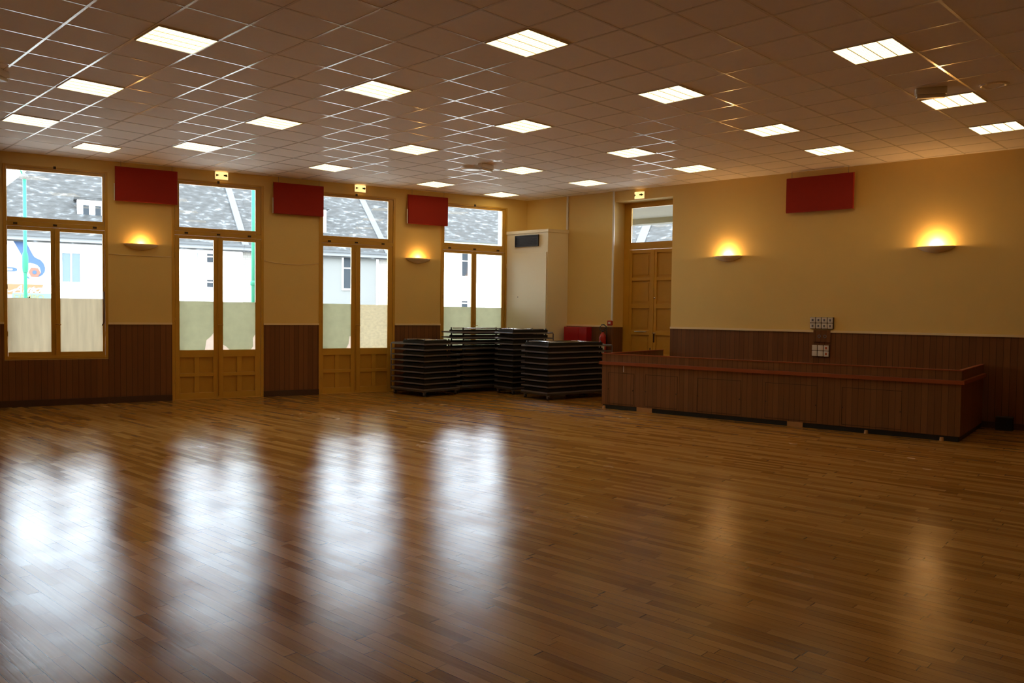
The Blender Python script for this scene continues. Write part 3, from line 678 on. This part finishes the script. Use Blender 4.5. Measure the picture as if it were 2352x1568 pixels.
# near corner of each stack, long side direction
a1 = R(16)
stack(.98, 1.06, (6.64, 14.68, 0), a1, 9, 'front left', .004, ins=(.05, .22, .05, .34))
a4 = R(8)
stack(1.78, .82, (8.56, 13.12, 0), a4, 9, 'front right', .004, True, ins=(.06, .24, .05, .05))
stack(1.12, .62, (8.50, 14.36, 0), R(8), 11, 'tall middle', .004, True, ins=(.05, .12, .05, .05))
stack(1.50, .66, (7.62, 15.18, 0), R(4), 11, 'tall back', .004, True, ins=(.17, .10, .05, .05), sh=.056)

# ------------------------------------------------------------------ outside: street, houses, poles
struct(MB().box(-40, 60, YW+.38, 80, -.25, -.12).build('street', 'asphalt'))
struct(MB().box(CX+1.5, 60, -30, YW+.38, -.25, -.12).build('pavement', 'asphalt'))
def roofmesh(x0, x1, z0, rise, over=.35, hipl=0, hipr=0, dep=None):
    """gable or hipped roof, eave along y=0 (street side)"""
    dep = dep or rise*2; b = MB()
    b.v = [(x0, -over, z0-over), (x1, -over, z0-over), (x1-hipr, rise, z0+rise), (x0+hipl, rise, z0+rise), (x1, dep+over, z0-over), (x0, dep+over, z0-over)]
    th = .12; k = 6
    b.v += [(x, y, z-th) for x, y, z in b.v]
    b.f = [(0, 1, 2, 3), (4, 5, 3, 2), (1, 4, 2), (5, 0, 3)] + [(k+3, k+2, k+1, k+0), (k+2, k+3, k+5, k+4), (k+2, k+4, k+1), (k+3, k+0, k+5)] + [(0, k, k+1, 1), (1, k+1, k+4, 4), (4, k+4, k+5, 5), (5, k+5, k, 0)]
    b.smooth = [0]*len(b.f); return b
def house(label, X0, X1, Y0, ze, rise, wm, rz=0, hipl=0, hipr=0, fasc='fascia', loc=None):
    e = thing('house', label, 'house', loc or (X0, Y0, -.12), rz, 'houses across the street'); W = X1-X0; z = ze+.12
    MB().box(0, W, 0, rise*2, 0, z-.28).build('wall', wm, e)
    roofmesh(-.05, W+.05, z, rise, .25, hipl, hipr).build('roof', 'slate', e)
    MB().box(0, W, -.30, -.0, z-.30, z-.10).build('fascia', fasc, e); MB().box(0, W, -.40, -.30, z-.14, z-.05).build('gutter', 'gutter_dark', e)
    return e
def hwin(e, x0, x1, z0, z1, shut=False, y=0):
    f = MB().frame(x0-.08, x1+.08, z0-.08, z1+.08, .08, y-.06, y+.0)
    f = (f.box((x0+x1)/2-.03, (x0+x1)/2+.03, y-.05, y-.0, z0, z1) if x1-x0 > .45 else f.box(x0, x1, y-.05, y-.0, z0+(z1-z0)*.62, z0+(z1-z0)*.62+.05)).build('window', 'wfr', e)
    MB().box(x0, x1, y-.03, y-.005, z0, z1).build('pane', 'shut' if shut else 'pane_d', f)
def dormer(e, x0, x1, z0, z1, y, door=None):
    d = MB().box(x0, x1, y, y+2.2, z0, z1).build('dormer', 'wfr', e); m = (x0+x1)/2
    MB().box(x0-.12, x1+.12, y-.15, y+2.4, z1, z1+.10).build('dormer_roof', 'slate', d)
    for (a, c) in ((x0+.22, m-.12), (m+.12, x1-.22)): MB().box(a, c, y-.02, y, z0+.28, z1-.22).build('pane', 'pane_d', d)
hA = house('white house with slate roof and blue wrench sign, seen through the left window', -3.0, 8.12, 38, 4.67, 3.9, 'render', hipl=3.6)
hwin(hA, 3.93, 4.58, 2.87, 4.05, True); hwin(hA, 9.57, 9.85, 3.90, 4.28); hwin(hA, 9.57, 9.85, 2.80, 3.12); hwin(hA, 6.9, 7.7, 2.9, 4.0)
dormer(hA, 4.53, 5.65, 5.40, 6.40, 1.0)
MB().box(9.16, 9.20, -.03, 0, .1, 4.3).build('downpipe', 'fascia', hA)
def strip(e, x, z0, rise, W_=.16, ln=.45):
    b = MB(); b.v = [(x-W_, -.25, z0-.25+.05), (x+W_, -.25, z0-.25+.05), (x+W_-ln, rise, z0+rise+.05), (x-W_-ln, rise, z0+rise+.05)]; b.v += [(p[0], p[1]+.03, p[2]-.12) for p in b.v]
    b.f = [(0, 1, 2, 3), (7, 6, 5, 4), (0, 4, 5, 1), (1, 5, 6, 2), (2, 6, 7, 3), (3, 7, 4, 0)]; b.smooth = [0]*6; b.build('zinc_strip', 'zinc', e)
strip(hA, 11.24, 4.84, 3.9, .15, .25)
hS = house('narrow stone house front beside the green pole', 8.13, 11.20, 38.02, 4.67, 3.9, 'stone')
hB = house('grey rendered house with slate roof, seen through the second glazed door', 11.25, 16.5, 38, 4.62, 4.0, 'render_g')
dormer(hB, .05, 1.05, 5.35, 6.75, .9); hwin(hB, 1.62, 2.0, 2.9, 4.45); strip(hB, 3.95, 4.74, 4.0); hwin(hB, .1, .5, 2.6, 4.1)
MB().box(3.42, 3.95, -.05, 0, 0, 4.6).build('corner_stones', 'stone', hB); MB().box(3.30, 3.40, -.06, 0, 0, 4.6).build('downpipe', 'wfr', hB)
hC = house('bright white house with slate roof, seen through the far window', 16.6, 22.5, 38, 5.5, 4.2, 'render', fasc='fascia_c')
hwin(hC, 2.7, 3.05, 3.72, 4.95); hwin(hC, 2.7, 3.05, 2.05, 2.4)
p0 = onR(9.0, 16.0, -.12)
hD = house('house with pale slate roof glimpsed through the light over the wooden door', 0, 16, 0, 3.9, 4.6, 'render', rz=AR, loc=onR(-9.5, 15.0, -.12))
strip(hD, 2.9, 4.02, 4.6, .22, 1.1)
# porch over the wooden door
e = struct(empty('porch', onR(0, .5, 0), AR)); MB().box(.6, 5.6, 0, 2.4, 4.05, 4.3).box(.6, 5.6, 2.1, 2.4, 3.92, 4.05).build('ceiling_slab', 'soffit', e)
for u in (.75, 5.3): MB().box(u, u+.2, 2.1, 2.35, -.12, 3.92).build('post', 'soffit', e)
# painted sign of the garage
e = thing('garage_sign', 'painted wall sign with blue wrench, orange nut and the word Auto', 'sign', (0, 37.99, 0))
MB().prism([(-.78, 4.35), (-.40, 4.38), (-.32, 4.27), (-.09, 3.78), (-.02, 3.70), (.16, 3.61), (.27, 3.48), (.33, 3.29), (.31, 3.13), (.22, 2.99), (.08, 2.91), (.06, 2.92), (.18, 3.09), (.16, 3.18), (.13, 3.30), (.04, 3.40), (-.09, 3.45), (-.20, 3.48), (-.30, 3.46), (-.36, 3.36), (-.40, 3.20), (-.39, 3.05), (-.22, 2.86), (-.24, 2.82), (-.42, 2.97), (-.46, 3.15), (-.46, 3.45), (-.43, 3.65)], -.02, 0).build('wrench', 'blue', e)
nt_ = MB().prism([(-.17, 3.29), (.07, 3.28), (.17, 3.09), (.06, 2.90), (-.17, 2.91), (-.26, 3.10)], -.035, -.02).build('nut', 'orange', e)
MB().prism([(-.05+.075*math.cos(t*PI/8), 3.1+.075*math.sin(t*PI/8)) for t in range(16)], -.045, -.035).build('nut_hole', 'blue', nt_)
lp = [(-1.3, 3.28), (-.74, 3.27), (-.66, 3.24), (-.64, 3.19), (-.66, 3.13), (-.74, 3.11), (-1.3, 3.10)]
MB().prism(lp, -.02, 0).build('loop', 'blue', e); MB().prism([(-1.3, 3.225), (-.82, 3.22), (-.80, 3.19), (-.82, 3.16), (-1.3, 3.155)], -.025, -.02).build('loop_centre', 'signw', e)
bn = MB().prism([(-.98, 2.61), (.26, 2.61), (.15, 2.27), (-1.09, 2.27)], -.02, 0).prism([(-1.3, 2.17), (-.84, 2.19), (-.80, 2.27), (-1.3, 2.27)], -.02, 0).build('banner', 'yorange', e)
db = MB().box(-.83, .53, -.018, 0, 1.95, 2.25).build('lower_board', 'cyan', e)
def text(s, size, loc, m, parent, shear=0, ext=.004, name='lettering', sx=1):
    cu = bpy.data.curves.new(name, 'FONT'); cu.body = s; cu.size = size; cu.extrude = ext; cu.shear = shear; cu.offset = .006 if shear else .004
    o = bpy.data.objects.new(name, cu); col.objects.link(o); cu.materials.append(M_[m]); o.rotation_euler = (PI/2, 0, 0); o.location = loc; o.scale = (sx, 1, 1); o.parent = parent
    bpy.context.view_layer.update(); me = bpy.data.meshes.new_from_object(o.evaluated_get(bpy.context.evaluated_depsgraph_get())); q = bpy.data.objects.new(name, me); col.objects.link(q)
    q.rotation_euler = o.rotation_euler; q.location = loc; q.scale = o.scale; q.parent = parent; bpy.data.objects.remove(o); return q
text('Auto', .40, (-.80, -.03, 2.29), 'signw', bn, .45, sx=1.15)
MB().prism([(-1.2, 2.31), (-.9, 2.33), (-.72, 2.42), (-.70, 2.39), (-.9, 2.29), (-1.2, 2.27)], -.03, -.02).prism([(-.1, 2.35), (.10, 2.43), (.24, 2.45), (.24, 2.48), (.08, 2.47), (-.12, 2.39)], -.03, -.02).build('flourish', 'signw', bn)
text('DEMBO', .27, (-.78, -.025, 2.01), 'yellow', db, 0, sx=1.15)
# green lamp post and the thick green pole
e = thing('street_lamp', 'thin green street lamp post in front of the wrench sign', 'street lamp', (-.232, 24, -.12))
MB().tube([(0, 0, 0), (0, 0, 5.1)], .042, 12).build('post', 'green', e); MB().lathe([(.0, 5.22), (.07, 5.18), (.09, 5.10), (.02, 5.04)], n=16).build('lantern', 'zinc', e); MB().lathe([(.055, 2.7), (.07, 2.78), (.07, 3.1), (.055, 3.2)], n=14).build('collar', 'green', e)
MB().tube([(0, 0, 5.08), (-.12, 0, 5.35), (-.1, 0, 5.6)], .02, 8).build('arm', 'green', e)
e = thing('green_pole', 'thick green pole beside the stone house, seen through the first glazed door', 'pole', (4.545, 20, -.12))
MB().tube([(0, 0, 0), (0, 0, 7)], .066, 16).build('shaft', 'green', e); MB().lathe([(.062, 2.40), (.09, 2.42), (.09, 2.50), (.062, 2.53)], n=18).build('collar', 'green', e)
MB().tube([(.085, 0, 0), (.085, 0, 7)], .012, 8).build('cable', 'yellow', e)
